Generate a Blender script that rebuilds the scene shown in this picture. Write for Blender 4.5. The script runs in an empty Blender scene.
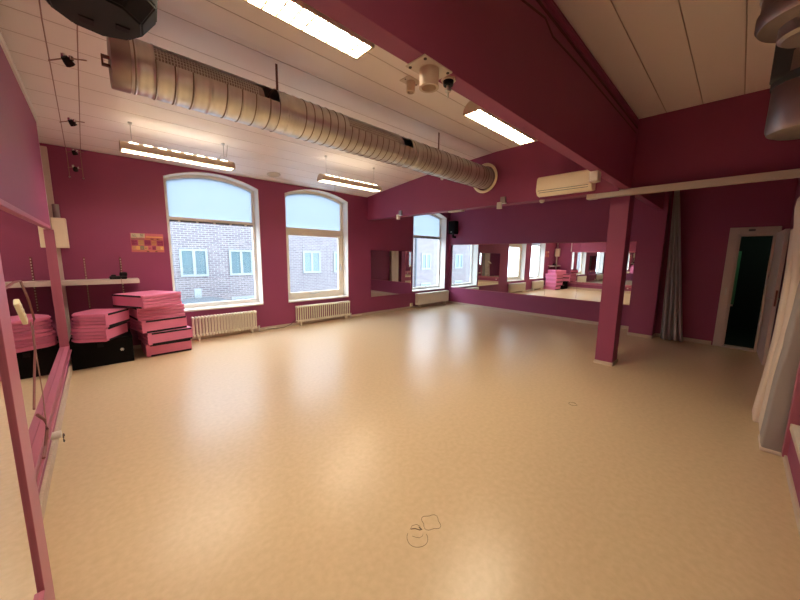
import bpy, bmesh, math, random
from mathutils import Vector, Matrix
random.seed(7)
sc = bpy.context.scene
COL = sc.collection
PI = math.pi

# ------------------------------------------------------------------ materials
def srgb(r, g, b):
    f = lambda c: (c/255/12.92) if c/255 <= .04045 else ((c/255+.055)/1.055)**2.4
    return (f(r), f(g), f(b), 1)

def mat(name, col, rough=.6, metal=0, noise=0, nscale=20, bump=0, bscale=80, spec=.5, coat=0, col2=None):
    m = bpy.data.materials.new(name); m.use_nodes = True
    nt = m.node_tree; b = nt.nodes['Principled BSDF']
    b.inputs['Base Color'].default_value = col
    b.inputs['Roughness'].default_value = rough
    b.inputs['Metallic'].default_value = metal
    b.inputs['Specular IOR Level'].default_value = spec
    b.inputs['Coat Weight'].default_value = coat
    tc = nt.nodes.new('ShaderNodeTexCoord')
    if noise or col2:
        n = nt.nodes.new('ShaderNodeTexNoise'); n.inputs['Scale'].default_value = nscale
        n.inputs['Detail'].default_value = 5
        nt.links.new(tc.outputs['Object'], n.inputs['Vector'])
        mx = nt.nodes.new('ShaderNodeMix'); mx.data_type = 'RGBA'
        c2 = col2 or tuple(max(0, c*(1-noise)) for c in col[:3])+(1,)
        mx.inputs['A'].default_value = col; mx.inputs['B'].default_value = c2
        nt.links.new(n.outputs['Fac'], mx.inputs['Factor'])
        nt.links.new(mx.outputs['Result'], b.inputs['Base Color'])
    if bump:
        n2 = nt.nodes.new('ShaderNodeTexNoise'); n2.inputs['Scale'].default_value = bscale
        nt.links.new(tc.outputs['Object'], n2.inputs['Vector'])
        bp = nt.nodes.new('ShaderNodeBump'); bp.inputs['Strength'].default_value = bump
        bp.inputs['Distance'].default_value = .01
        nt.links.new(n2.outputs['Fac'], bp.inputs['Height'])
        nt.links.new(bp.outputs['Normal'], b.inputs['Normal'])
    return m

def emis(name, col, s):
    m = bpy.data.materials.new(name); m.use_nodes = True
    nt = m.node_tree; nt.nodes.remove(nt.nodes['Principled BSDF'])
    e = nt.nodes.new('ShaderNodeEmission'); e.inputs['Color'].default_value = col
    e.inputs['Strength'].default_value = s
    nt.links.new(e.outputs[0], nt.nodes['Material Output'].inputs['Surface'])
    return m

M = {}
M['wall'] = mat('magenta_wall_paint', (.30, .050, .132, 1), .55, noise=.12, nscale=3, bump=.05, bscale=60)
M['pink_frame'] = mat('pink_frame_paint', (.44, .12, .19, 1), .4, noise=.08, nscale=6)
M['white'] = mat('white_gloss_paint', (.78, .74, .68, 1), .35, noise=.05, nscale=4)
M['offwhite'] = mat('aged_white_paint', (.66, .57, .49, 1), .45, noise=.12, nscale=8)
M['base'] = mat('cream_baseboard', (.62, .5, .40, 1), .5, noise=.15, nscale=8)
M['cream'] = mat('cream_wood_frame', (.88, .80, .66, 1), .4, noise=.1, nscale=10)
M['radiator'] = mat('cream_radiator_enamel', (.84, .77, .62, 1), .35, noise=.06, nscale=6)
M['ac'] = mat('cream_plastic', (.93, .83, .60, 1), .35)
M['galv'] = mat('galvanised_steel', (.76, .75, .73, 1), .32, metal=.92, noise=.25, nscale=14, bump=.08, bscale=30)
def add_bands(m):
    nt = m.node_tree; b = nt.nodes['Principled BSDF']
    tc = nt.nodes.new('ShaderNodeTexCoord'); w = nt.nodes.new('ShaderNodeTexWave'); w.wave_type = 'BANDS'; w.bands_direction = 'X'
    w.inputs['Scale'].default_value = 7; w.inputs['Distortion'].default_value = .6; w.inputs['Detail'].default_value = 2
    nt.links.new(tc.outputs['Object'], w.inputs['Vector'])
    bp = nt.nodes.new('ShaderNodeBump'); bp.inputs['Strength'].default_value = .14; bp.inputs['Distance'].default_value = .01
    nt.links.new(w.outputs['Fac'], bp.inputs['Height']); nt.links.new(bp.outputs['Normal'], b.inputs['Normal'])
add_bands(M['galv'])
M['seam'] = mat('duct_seam_grime', (.26, .21, .17, 1), .6, metal=.4)
M['galv_dark'] = mat('perforated_steel_dark', (.10, .08, .07, 1), .5, metal=.6)
M['pipe'] = mat('dull_zinc_pipe', (.42, .35, .33, 1), .38, metal=.85, noise=.3, nscale=9)
M['bracket'] = mat('rust_red_bracket', (.16, .05, .035, 1), .5)
M['black'] = mat('black_vinyl', (.006, .004, .004, 1), .75, spec=.12, noise=.4, nscale=30, bump=.2, bscale=200)
M['blackp'] = mat('black_plastic', (.009, .006, .006, 1), .55, spec=.2)
M['pad'] = mat('pink_mat_vinyl', (.80, .21, .37, 1), .42, noise=.12, nscale=7, bump=.08, bscale=25)
M['padedge'] = mat('pink_mat_edge', (.72, .18, .32, 1), .5, noise=.2, nscale=12, bump=.1, bscale=40)
M['velcro'] = mat('black_velcro', (.012, .006, .010, 1), .9)
M['steel'] = mat('brushed_steel', (.6, .58, .55, 1), .3, metal=1)
M['chrome'] = mat('chrome', (.8, .8, .8, 1), .12, metal=1)
M['mirror'] = mat('mirror_silver', (.86, .87, .86, 1), .0, metal=1)
M['cable_red'] = mat('brown_red_cable', (.20, .05, .05, 1), .5)
M['cable_maroon'] = mat('maroon_painted_cable', (.10, .012, .022, 1), .5)
M['cable_copper'] = mat('copper_cable', (.35, .2, .16, 1), .4, metal=.5)
M['cable_white'] = mat('white_cable', (.6, .5, .42, 1), .5)
M['cable_dark'] = mat('dark_cable', (.05, .03, .03, 1), .5)
M['sheet'] = mat('white_fabric', (.74, .62, .54, 1), .85, noise=.06, nscale=5, bump=.35, bscale=18)
M['sheet2'] = mat('grey_white_fabric', (.36, .32, .31, 1), .85, noise=.08, nscale=5, bump=.35, bscale=18)
M['curtain'] = mat('silver_grey_curtain', (.46, .40, .41, 1), .45, noise=.25, nscale=40)
M['door'] = mat('door_paint', (.62, .50, .45, 1), .4, noise=.08, nscale=5)
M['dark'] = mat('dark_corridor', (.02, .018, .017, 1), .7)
M['darkgreen'] = mat('green_cabinet', (.10, .30, .16, 1), .5)
M['ledge'] = mat('drywall_dust', (.66, .52, .40, 1), .8, noise=.4, nscale=40)
M['tube'] = emis('fluorescent_tube_glow', (1, .86, .62, 1), 58)
M['tube_win'] = emis('fluorescent_tube_glow_cool', (1, .90, .74, 1), 52)
M['tube_fill'] = emis('added_fill_glow_warm', (1, .76, .50, 1), 12)  # glow of the added light above the viewer
M['uplight'] = emis('uplight_glow', (1, .86, .62, 1), 14)
M['louver'] = mat('satin_aluminium_louver', (.50, .44, .30, 1), .4)
M['fixture'] = mat('fixture_enamel', (.62, .50, .38, 1), .4)
M['bframe'] = mat('facade_window_frame', (.17, .19, .19, 1), .5)
M['bpane'] = mat('facade_pane', (.075, .115, .125, 1), .15)
M['roofgrey'] = mat('zinc_roof', (.06, .07, .08, 1), .6)
M['ground'] = mat('asphalt', (.15, .15, .15, 1), .9, noise=.3)
M['mark'] = mat('floor_scratch', (.10, .055, .03, 1), .8)
M['curtain_bar'] = mat('dark_grey_steel', (.10, .10, .11, 1), .5)

# floor linoleum
def floor_mat():
    m = bpy.data.materials.new('linoleum'); m.use_nodes = True
    nt = m.node_tree; b = nt.nodes['Principled BSDF']
    tc = nt.nodes.new('ShaderNodeTexCoord')
    n = nt.nodes.new('ShaderNodeTexNoise'); n.inputs['Scale'].default_value = 26; n.inputs['Detail'].default_value = 8
    n2 = nt.nodes.new('ShaderNodeTexNoise'); n2.inputs['Scale'].default_value = 1.3; n2.inputs['Detail'].default_value = 4
    for k in (n, n2): nt.links.new(tc.outputs['Object'], k.inputs['Vector'])
    r = nt.nodes.new('ShaderNodeValToRGB')
    r.color_ramp.elements[0].position = .3; r.color_ramp.elements[0].color = (.60, .445, .27, 1)
    r.color_ramp.elements[1].position = .7; r.color_ramp.elements[1].color = (.67, .505, .325, 1)
    nt.links.new(n.outputs['Fac'], r.inputs['Fac'])
    nt.links.new(r.outputs['Color'], b.inputs['Base Color'])
    b.inputs['Roughness'].default_value = .30
    b.inputs['Specular IOR Level'].default_value = .55
    bp = nt.nodes.new('ShaderNodeBump'); bp.inputs['Strength'].default_value = .03; bp.inputs['Distance'].default_value = .01
    nt.links.new(n.outputs['Fac'], bp.inputs['Height']); nt.links.new(bp.outputs['Normal'], b.inputs['Normal'])
    return m
M['floor'] = floor_mat()

def ceil_mat():
    # planks running along X: a thin groove every 0.335 m of Y
    m = bpy.data.materials.new('ceiling_planks'); m.use_nodes = True
    nt = m.node_tree; b = nt.nodes['Principled BSDF']; L = nt.links
    tc = nt.nodes.new('ShaderNodeTexCoord'); sx = nt.nodes.new('ShaderNodeSeparateXYZ')
    L.new(tc.outputs['Object'], sx.inputs[0])
    def mth(op, a, bb=None):
        k = nt.nodes.new('ShaderNodeMath'); k.operation = op
        if hasattr(a, 'is_linked'): L.new(a, k.inputs[0])
        else: k.inputs[0].default_value = a
        if bb is not None: k.inputs[1].default_value = bb
        return k.outputs[0]
    a = mth('ADD', sx.outputs['Y'], .335*20-.165); a = mth('MODULO', a, .335); a = mth('SUBTRACT', a, .1675)
    a = mth('ABSOLUTE', a)              # .1675 at the groove
    g = nt.nodes.new('ShaderNodeMapRange'); g.inputs['From Min'].default_value = .1620; g.inputs['From Max'].default_value = .1665
    L.new(a, g.inputs['Value'])
    mx = nt.nodes.new('ShaderNodeMix'); mx.data_type = 'RGBA'
    mx.inputs['A'].default_value = (.87, .80, .77, 1); mx.inputs['B'].default_value = (.42, .30, .25, 1)
    L.new(g.outputs['Result'], mx.inputs['Factor']); L.new(mx.outputs['Result'], b.inputs['Base Color'])
    bp = nt.nodes.new('ShaderNodeBump'); bp.invert = True; bp.inputs['Strength'].default_value = .8; bp.inputs['Distance'].default_value = .01
    L.new(g.outputs['Result'], bp.inputs['Height']); L.new(bp.outputs['Normal'], b.inputs['Normal'])
    b.inputs['Roughness'].default_value = .38
    return m
M['ceiling'] = ceil_mat()

def brick_mat():
    m = bpy.data.materials.new('facade_brick'); m.use_nodes = True
    nt = m.node_tree; b = nt.nodes['Principled BSDF']; L = nt.links
    tc = nt.nodes.new('ShaderNodeTexCoord'); mp = nt.nodes.new('ShaderNodeMapping')
    mp.inputs['Rotation'].default_value = (PI/2, 0, 0)
    L.new(tc.outputs['Object'], mp.inputs['Vector'])
    br = nt.nodes.new('ShaderNodeTexBrick'); br.inputs['Scale'].default_value = 1
    br.inputs['Brick Width'].default_value = .25; br.inputs['Row Height'].default_value = .085
    br.inputs['Mortar Size'].default_value = .013; br.inputs['Mortar Smooth'].default_value = .2
    br.inputs['Color1'].default_value = (.125, .105, .108, 1); br.inputs['Color2'].default_value = (.080, .068, .076, 1)
    br.inputs['Mortar'].default_value = (.20, .192, .195, 1)
    L.new(mp.outputs[0], br.inputs['Vector']); L.new(br.outputs['Color'], b.inputs['Base Color'])
    b.inputs['Roughness'].default_value = .9
    return m
M['brick'] = brick_mat()

def glass_mat():
    m = bpy.data.materials.new('clear_glass'); m.use_nodes = True
    nt = m.node_tree; nt.nodes.remove(nt.nodes['Principled BSDF'])
    t = nt.nodes.new('ShaderNodeBsdfTransparent'); t.inputs['Color'].default_value = (.93, .96, .97, 1)
    g = nt.nodes.new('ShaderNodeBsdfGlossy'); g.inputs['Roughness'].default_value = .02
    mx = nt.nodes.new('ShaderNodeMixShader'); mx.inputs[0].default_value = .05
    nt.links.new(t.outputs[0], mx.inputs[1]); nt.links.new(g.outputs[0], mx.inputs[2])
    nt.links.new(mx.outputs[0], nt.nodes['Material Output'].inputs['Surface'])
    return m
M['glass'] = glass_mat()

def film_mat():
    m = bpy.data.materials.new('frosted_film'); m.use_nodes = True
    nt = m.node_tree; nt.nodes.remove(nt.nodes['Principled BSDF'])
    t = nt.nodes.new('ShaderNodeBsdfTranslucent'); t.inputs['Color'].default_value = (.47, .53, .58, 1)
    d = nt.nodes.new('ShaderNodeBsdfDiffuse'); d.inputs['Color'].default_value = (.5, .55, .6, 1)
    tr = nt.nodes.new('ShaderNodeBsdfTransparent'); tr.inputs['Color'].default_value = (.7, .75, .8, 1)
    mx = nt.nodes.new('ShaderNodeMixShader'); mx.inputs[0].default_value = .15
    mx2 = nt.nodes.new('ShaderNodeMixShader'); mx2.inputs[0].default_value = .12
    nt.links.new(t.outputs[0], mx.inputs[1]); nt.links.new(d.outputs[0], mx.inputs[2])
    nt.links.new(mx.outputs[0], mx2.inputs[1]); nt.links.new(tr.outputs[0], mx2.inputs[2])
    nt.links.new(mx2.outputs[0], nt.nodes['Material Output'].inputs['Surface'])
    return m
M['film'] = film_mat()

# ------------------------------------------------------------------ mesh helpers
class MB:
    """collects shapes into one mesh object"""
    def __init__(s): s.bm = bmesh.new(); s.mi = 0
    def box(s, a, b, bev=0, rot=None, seg=2):
        a, b = Vector(a), Vector(b); c = (a+b)/2; d = b-a
        mtx = Matrix.Translation(c) @ Matrix.Diagonal((abs(d.x), abs(d.y), abs(d.z), 1))
        r = bmesh.ops.create_cube(s.bm, size=1, matrix=mtx)
        vs = r['verts']
        fs = list({f for v in vs for f in v.link_faces})
        for f in fs: f.material_index = s.mi
        if bev:
            es = list({e for v in vs for e in v.link_edges})
            r2 = bmesh.ops.bevel(s.bm, geom=es, offset=bev, segments=seg, affect='EDGES', profile=.6)
            vs = list({v for f in r2['faces'] for v in f.verts} | {v for v in vs if v.is_valid})
        if rot is not None: bmesh.ops.transform(s.bm, matrix=rot, verts=vs)
        return s
    def cyl(s, p, q, r, r2=None, n=24, caps=True):
        p, q = Vector(p), Vector(q); d = q-p; L = d.length
        rot = d.to_track_quat('Z', 'Y').to_matrix().to_4x4()
        res = bmesh.ops.create_cone(s.bm, cap_ends=caps, segments=n, radius1=r, radius2=r if r2 is None else r2, depth=L,
              matrix=Matrix.Translation((p+q)/2) @ rot)
        for f in {f for v in res['verts'] for f in v.link_faces}: f.material_index = s.mi
        return s
    def tube(s, pts, r, n=8):
        pts = [Vector(p) for p in pts]; rings = []
        for i, p in enumerate(pts):
            t = (pts[min(i+1, len(pts)-1)]-pts[max(i-1, 0)]).normalized()
            q = t.to_track_quat('Z', 'Y')
            rings.append([s.bm.verts.new(p + q @ Vector((r*math.cos(2*PI*k/n), r*math.sin(2*PI*k/n), 0))) for k in range(n)])
        for a, b in zip(rings, rings[1:]):
            for k in range(n):
                f = s.bm.faces.new((a[k], a[(k+1) % n], b[(k+1) % n], b[k])); f.material_index = s.mi
        for rg in (rings[0][::-1], rings[-1]):
            s.bm.faces.new(rg).material_index = s.mi
        return s
    def prism(s, poly, axis, a, b):
        """extrude a 2D outline along an axis"""
        def P(u, v, w):
            return {'x': (w, u, v), 'y': (u, w, v), 'z': (u, v, w)}[axis]
        A = [s.bm.verts.new(P(u, v, a)) for u, v in poly]; B = [s.bm.verts.new(P(u, v, b)) for u, v in poly]
        n = len(poly)
        fs = [s.bm.faces.new(A[::-1]), s.bm.faces.new(B)]
        for k in range(n): fs.append(s.bm.faces.new((A[k], A[(k+1) % n], B[(k+1) % n], B[k])))
        for f in fs: f.material_index = s.mi
        return s
    def lathe(s, prof, c, axis='z', n=32, frac=1.0, start=0):
        """profile of (radius, height) swept round an axis through c"""
        c = Vector(c); rings = []
        m = n if frac == 1 else n+1
        for r, h in prof:
            ring = []
            for k in range(m):
                t = start+2*PI*frac*k/n
                u, v = r*math.cos(t), r*math.sin(t)
                off = {'z': (u, v, h), 'x': (h, u, v), 'y': (u, h, v)}[axis]
                ring.append(s.bm.verts.new(c+Vector(off)))
            rings.append(ring)
        for a, b in zip(rings, rings[1:]):
            for k in range(n if frac == 1 else n):
                k2 = (k+1) % m if frac == 1 else k+1
                s.bm.faces.new((a[k], a[k2], b[k2], b[k])).material_index = s.mi
        return s
    def build(s, name, m, parent=None, smooth=False, loc=None, fix=True):
        if fix: bmesh.ops.recalc_face_normals(s.bm, faces=s.bm.faces)
        me = bpy.data.meshes.new(name); s.bm.to_mesh(me); s.bm.free()
        for k in (m if isinstance(m, (list, tuple)) else [m]): me.materials.append(k)
        o = bpy.data.objects.new(name, me); COL.objects.link(o)
        if loc is not None: o.location = loc
        if parent is not None: o.parent = parent
        if smooth:
            for p in me.polygons: p.use_smooth = True
            try:
                me.set_sharp_from_angle(angle=math.radians(35))
            except Exception: pass
        return o

def tag(o, label, cat, group=None, kind=None):
    o['label'] = label; o['category'] = cat
    if group: o['group'] = group
    if kind: o['kind'] = kind
    return o
def thing(name, loc, label, cat, group=None, rz=0):
    o = bpy.data.objects.new(name, None); COL.objects.link(o)
    o.location = loc; o.rotation_euler = (0, 0, rz); o.empty_display_size = .1
    return tag(o, label, cat, group)
def struct(o): o['kind'] = 'structure'; return o
def sempty(name, loc=(0, 0, 0)):
    o = bpy.data.objects.new(name, None); COL.objects.link(o); o.location = loc; o.empty_display_size = .1
    return struct(o)
def copy_tree(o, parent=None):
    c = o.copy(); COL.objects.link(c)
    if parent is not None: c.parent = parent
    for ch in [x for x in bpy.data.objects if x.parent == o]: copy_tree(ch, c)
    return c

# ------------------------------------------------------------------ room dimensions (metres; camera stands at x=0 y=0)
XL, XR, YB, YF = -.45, 8.65, 6.75, -.50     # left wall, mirror wall, window wall, near right-hand wall
def zc(y):                                  # ceiling height falls towards the window wall
    pts = [(-1, 3.40), (1.2, 3.42), (3.1, 3.40), (4.6, 3.30), (6.75, 3.07), (8, 2.93)]
    for (a, za), (b, zb) in zip(pts, pts[1:]):
        if a <= y <= b: return za+(zb-za)*(y-a)/(b-a)
    return 3.4

struct(MB().box((XL-.3, YF-.3, -.2), (XR+.3, YB+.3, 0)).build('floor', M['floor']))

# ceiling slab following the slope
prof = [(-.8, 3.40), (1.2, 3.42), (3.1, 3.40), (4.6, 3.30), (6.75, 3.07), (7.05, 3.04), (7.05, 3.8), (-.8, 3.8)]
struct(MB().prism(prof, 'x', XL-.3, XR+.3).build('ceiling', M['ceiling']))

# window wall with three segmental-arched openings
WIN = [(.92, 2.46, .54, 2.86, .17), (3.0, 4.59, .53, 2.87, .17), (6.90, 8.46, .50, 2.82, .16)]
def arch(x0, x1, z0, rise, n=16):
    w = (x1-x0)/2; R = (w*w+rise*rise)/(2*rise); cx = (x0+x1)/2; cz = z0+rise-R
    a = math.asin(w/R)
    return [(cx+R*math.sin(-a+2*a*k/n), cz+R*math.cos(-a+2*a*k/n)) for k in range(n+1)]
w = MB(); y0, y1 = YB, YB+.32; top = 3.06
xs = XL-.3
for x0, x1, zs, zt, ri in WIN:
    w.box((xs, y0, 0), (x0, y1, top)); w.box((x0, y0, 0), (x1, y1, zs))
    ap = arch(x0, x1, zt, ri)
    for (xa, za), (xb, zb) in zip(ap, ap[1:]):
        w.prism([(xa, za), (xb, zb), (xb, max(top, 3.06)), (xa, max(top, 3.06))], 'y', y0, y1)
    xs = x1
w.box((xs, y0, 0), (XR+.3, y1, top))
struct(w.build('wall_back', M['wall']))
struct(MB().box((XR, 1.45, 0), (XR+.3, YB+.3, 3.45)).build('wall_right', M['wall']))

# ------------------------------------------------------------------ windows
def window(idx, x0, x1, zs, zt, ri, style):
    yg = YB+.22
    r = sempty('window_%d' % idx, ((x0+x1)/2, YB, zs))
    off = Vector((-(x0+x1)/2, -YB, -zs))
    def done(mb, name, m, par=r, smooth=False):
        bmesh.ops.translate(mb.bm, verts=mb.bm.verts, vec=off); return mb.build(name, m, par, smooth)
    # plaster reveal lining the opening
    t = .012
    lin = MB()
    lin.box((x0, YB-.004, zs), (x0+t, YB+.3, zt)); lin.box((x1-t, YB-.004, zs), (x1, YB+.3, zt))
    ao = arch(x0, x1, zt, ri); ai = arch(x0+t, x1-t, zt-.004, ri-.008)
    for k in range(len(ao)-1):
        lin.prism([ao[k], ao[k+1], ai[k+1], ai[k]], 'y', YB-.004, YB+.3)
    done(lin, 'reveal', M['white'])
    done(MB().box((x0+.012, YB-.03, zs), (x1-.012, YB+.3, zs+.03), .004), 'window_sill', M['white'])
    fm = {'thin': M['white'], 'wood': M['cream'], 'white': M['white']}[style]
    fw = {'thin': .055, 'wood': .06, 'white': .05}[style]
    xa, xb, za = x0+t, x1-t, zs+.03
    f = MB()
    f.box((xa, yg, za), (xa+fw, yg+.07, zt)); f.box((xb-fw, yg, za), (xb, yg+.07, zt)); f.box((xa+fw, yg, za), (xb-fw, yg+.07, za+fw+.02))
    ao = arch(xa, xb, zt-.004, ri-.008); ai = arch(xa+fw, xb-fw, zt-.03, ri-.035)
    for k in range(len(ao)-1): f.prism([ao[k], ao[k+1], ai[k+1], ai[k]], 'y', yg, yg+.07)
    done(f, 'window_frame', fm)
    zt2 = 2.14 if style == 'wood' else 2.19
    if style == 'wood':
        done(MB().box((xa+fw, yg-.005, zt2-.07), (xb-fw, yg+.075, zt2+.045), .005), 'transom', fm)
        s = MB(); sx0, sx1, sz0, sz1 = xa+fw, xb-fw, za+fw+.02, zt2-.07; sw = .075
        s.box((sx0, yg-.012, sz0), (sx0+sw, yg+.05, sz1), .004); s.box((sx1-sw, yg-.012, sz0), (sx1, yg+.05, sz1), .004)
        s.box((sx0+sw, yg-.012, sz0), (sx1-sw, yg+.05, sz0+sw), .004); s.box((sx0+sw, yg-.012, sz1-.055), (sx1-sw, yg+.05, sz1), .004)
        sash = done(s, 'sash', fm)
        g = MB().box((sx1-.05, yg-.03, 1.25), (sx1-.025, yg-.012, 1.36), .004); g.box((sx1-.045, yg-.055, 1.28), (sx1-.03, yg-.03, 1.30)); g.box((sx1-.05, yg-.06, 1.20), (sx1-.028, yg-.045, 1.31), .004)
        done(g, 'handle', M['steel'], sash)
        h = MB().box((sx0+.55, yg-.035, sz0+.02), (sx0+.72, yg-.012, sz0+.04), .003); h.cyl((sx0+.6, yg-.03, sz0+.03), (sx0+.78, yg-.06, sz0+.05), .007)
        done(h, 'window_stay', M['steel'], sash)
        done(MB().box((sx1-.02, yg-.025, 2.0), (sx1-.004, yg-.012, 2.06)), 'hinge', M['steel'], sash)
    else:
        tr = done(MB().box((xa+fw, yg, zt2-.02), (xb-fw, yg+.07, zt2+.035), .004), 'transom', fm)
        done(MB().box((xa+fw, yg-.012, zt2-.05), (xb-fw, yg+.03, zt2-.02), .003), 'transom_seal', M['curtain_bar'])
        n = 5
        for k in range(n):
            x = xa+fw+(xb-xa-2*fw)*(k+.5)/n
            done(MB().box((x-.018, yg-.022, zt2-.046), (x+.018, yg-.012, zt2-.026)), 'vent_clip', M['white'])
    # lower clear pane
    done(MB().box((xa+fw, yg+.03, za+fw), (xb-fw, yg+.036, zt2)), 'glass', M['glass'])
    # upper pane covered with a frosted film
    ap = arch(xa+fw, xb-fw, zt-.03, ri-.035); poly = ap+[(xb-fw, zt2+.03), (xa+fw, zt2+.03)]
    done(MB().prism(poly, 'y', yg+.03, yg+.034), 'frosted_pane', M['film'])
    return r
window(1, *WIN[0], 'thin'); window(2, *WIN[1], 'wood'); window(3, *WIN[2], 'white')
# small catch on each right-hand reveal
# ------------------------------------------------------------------ left wall: lower wall, furred lining, trim
struct(MB().box((XL-.3, YF-.3, 0), (XL, YB, 3.45)).build('wall_left', M['wall']))
lin = MB()
lin.box((XL, 1.9, .10), (-.385, 5.95, .352)); lin.box((XL, 1.9, 1.90), (-.385, 5.95, 3.12))
lin.box((XL, 1.9, .36), (-.41, 5.95, 1.90))
lining = struct(lin.build('wall_left_lining', M['wall']))
tr = MB(); tr.box((XL, 1.9, 3.12), (-.368, 5.99, 3.19), .004); tr.box((XL, 5.95, 1.9), (-.385, 5.99, 3.12), .003)
struct(tr.build('trim_1', M['white']))
struct(MB().box((XL, 6.64, 0), (XL+.085, 6.68, 3.0), .003).build('trim_2', M['offwhite']))
# dark strip imitating the shaded gap above the left wall's white trim
tk = MB(); tk.box((XL, 2.5, 3.19), (-.372, 5.99, 3.205))
struct(tk.build('gap_shade_strip', M['cable_dark']))
# baseboards
struct(MB().box((XL, 1.9, 0), (-.365, 5.98, .10), .01).build('baseboard_left', M['ledge']))
b = MB(); xs = -.3
b.box((-.36, YB-.015, 0), (XR, YB, .06), .003)
struct(b.build('baseboard_back', M['base']))
struct(MB().box((XR-.015, 1.45, 0), (XR, YB-.015, .07), .003).build('baseboard_right', M['base']))

# ------------------------------------------------------------------ beams, bulkhead, column
struct(MB().box((XL, 1.12, 2.53), (XR, 1.225, 3.44), .004).build('ceiling_beam_main', M['wall']))
struct(MB().box((5.36, YF, 2.53), (5.62, 1.12, 3.44), .004).build('ceiling_beam_cross', M['wall']))
bk = MB()
yh, zh, rh = 3.28, 2.98, .215
# bulkhead face with a round hole for the duct
cells = [(1.225, yh-.3), (yh+.3, YB)]
for a, c in cells: bk.prism([(a, 2.5), (c, 2.5), (c, zc(c)+.02), (a, zc(a)+.02)], 'x', 5.2, 5.42)
n = 40
circ = [(yh+rh*math.cos(2*PI*k/n), zh+rh*math.sin(2*PI*k/n)) for k in range(n+1)]
def sqpt(k):
    t = 2*PI*k/n; c, s_ = math.cos(t), math.sin(t); zt_, zb_ = 3.42-zh, zh-2.5
    sc_ = min(.3/abs(c) if abs(c) > 1e-6 else 9, (zt_/s_ if s_ > 1e-6 else 9), (zb_/-s_ if s_ < -1e-6 else 9))
    return (yh+sc_*c, zh+sc_*s_)
sq = [sqpt(k) for k in range(n+1)]
for k in range(n): bk.prism([circ[k], circ[k+1], sq[k+1], sq[k]], 'x', 5.2, 5.42)
# corners of the square that the radial strips cut across
for (cy, cz_) in ((yh-.3, 2.5), (yh+.3, 2.5), (yh-.3, 3.42), (yh+.3, 3.42)):
    for k in range(n):
        p, q = sq[k], sq[k+1]
        onv = lambda u: abs(abs(u[0]-yh)-.3) < 1e-4
        onh = lambda u: abs(u[1]-2.5) < 1e-4 or abs(u[1]-3.42) < 1e-4
        if (onv(p) != onv(q)) and abs(p[0]-cy) < .2 and abs(q[0]-cy) < .2 and abs(p[1]-cz_) < .3 and abs(q[1]-cz_) < .3:
            bk.prism([p, (cy, cz_), q], 'x', 5.2, 5.42)
struct(bk.build('wall_bulkhead', M['wall']))

col = MB().box((5.45, 1.14, .05), (5.73, 1.37, 2.53), .004)
struct(col.build('wall_column', M['wall']))
struct(MB().box((5.438, 1.128, 0), (5.742, 1.382, .05), .003).build('trim_4', M['base']))
# pilaster at the far end of the beam, and the set-back wall with the door
struct(MB().box((8.0, 1.05, .06), (XR, 1.45, 3.44)).build('wall_pilaster', M['wall']))
struct(MB().box((7.988, 1.04, 0), (8.65, 1.462, .06), .003).build('trim_5', M['base']))
XD = 8.30; DY0, DY1, DZ = -.37, .06, 2.04
dw = MB(); dw.box((XD, DY1, 0), (XD+.15, 1.05, 3.44)); dw.box((XD, YF-.3, 0), (XD+.15, DY0, 3.44)); dw.box((XD, DY0, DZ), (XD+.15, DY1, 3.44))
struct(dw.build('wall_far', M['wall']))
struct(MB().box((XD-.015, .20, 0), (XD, 1.04, .07), .003).build('baseboard_far', M['base']))
# near right-hand wall
struct(MB().box((XL-.3, YF-.3, 0), (XD, YF, 3.44)).build('wall_front', M['wall']))
pw = MB(); pw.box((-.42, YF, .06), (3.92, -.43, .27)); pw.box((-.42, YF, 1.95), (3.92, -.43, 3.3))
struct(pw.build('wall_front_lining', M['wall']))
struct(MB().box((-.42, YF, 0), (3.93, -.415, .06), .004).build('baseboard_front', M['base']))

# ------------------------------------------------------------------ door
d = sempty('door_1', (XD, (DY0+DY1)/2, 0))
def dd(mb, name, m, par=d, off=(-XD, -(DY0+DY1)/2, 0), **k):
    bmesh.ops.translate(mb.bm, verts=mb.bm.verts, vec=off); return mb.build(name, m, par, **k)
f = MB(); fw = .12
for x0, x1, a, b_ in ((XD-.025, XD, .09, .03), ):
    pass
f.box((XD-.03, DY1, 0), (XD, DY1+fw, DZ+fw), .006); f.box((XD-.03, DY0-.05, 0), (XD, DY0, DZ+fw), .006); f.box((XD-.03, DY0, DZ), (XD, DY1, DZ+fw), .006)
dd(f, 'door_frame', M['door'])
f = MB(); f.box((XD-.01, DY1-.03, 0), (XD+.15, DY1, DZ), .004); f.box((XD-.01, DY0, 0), (XD+.15, DY0+.025, DZ), .004); f.box((XD-.01, DY0, DZ-.03), (XD+.15, DY1, DZ), .004)
dd(f, 'door_lining', M['door'])
dd(MB().box((XD-.07, DY0, 0), (XD+.15, DY1, .022), .006), 'threshold', M['door'])
lk = MB().box((XD-.036, .10, .96), (XD-.028, .125, 1.10), .002); dd(lk, 'strike_plate', M['steel'])
dd(MB().box((XD-.05, -.13, DZ+.05), (XD-.03, -.05, DZ+.085), .004), 'frame_bracket', M['curtain_bar'])
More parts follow.
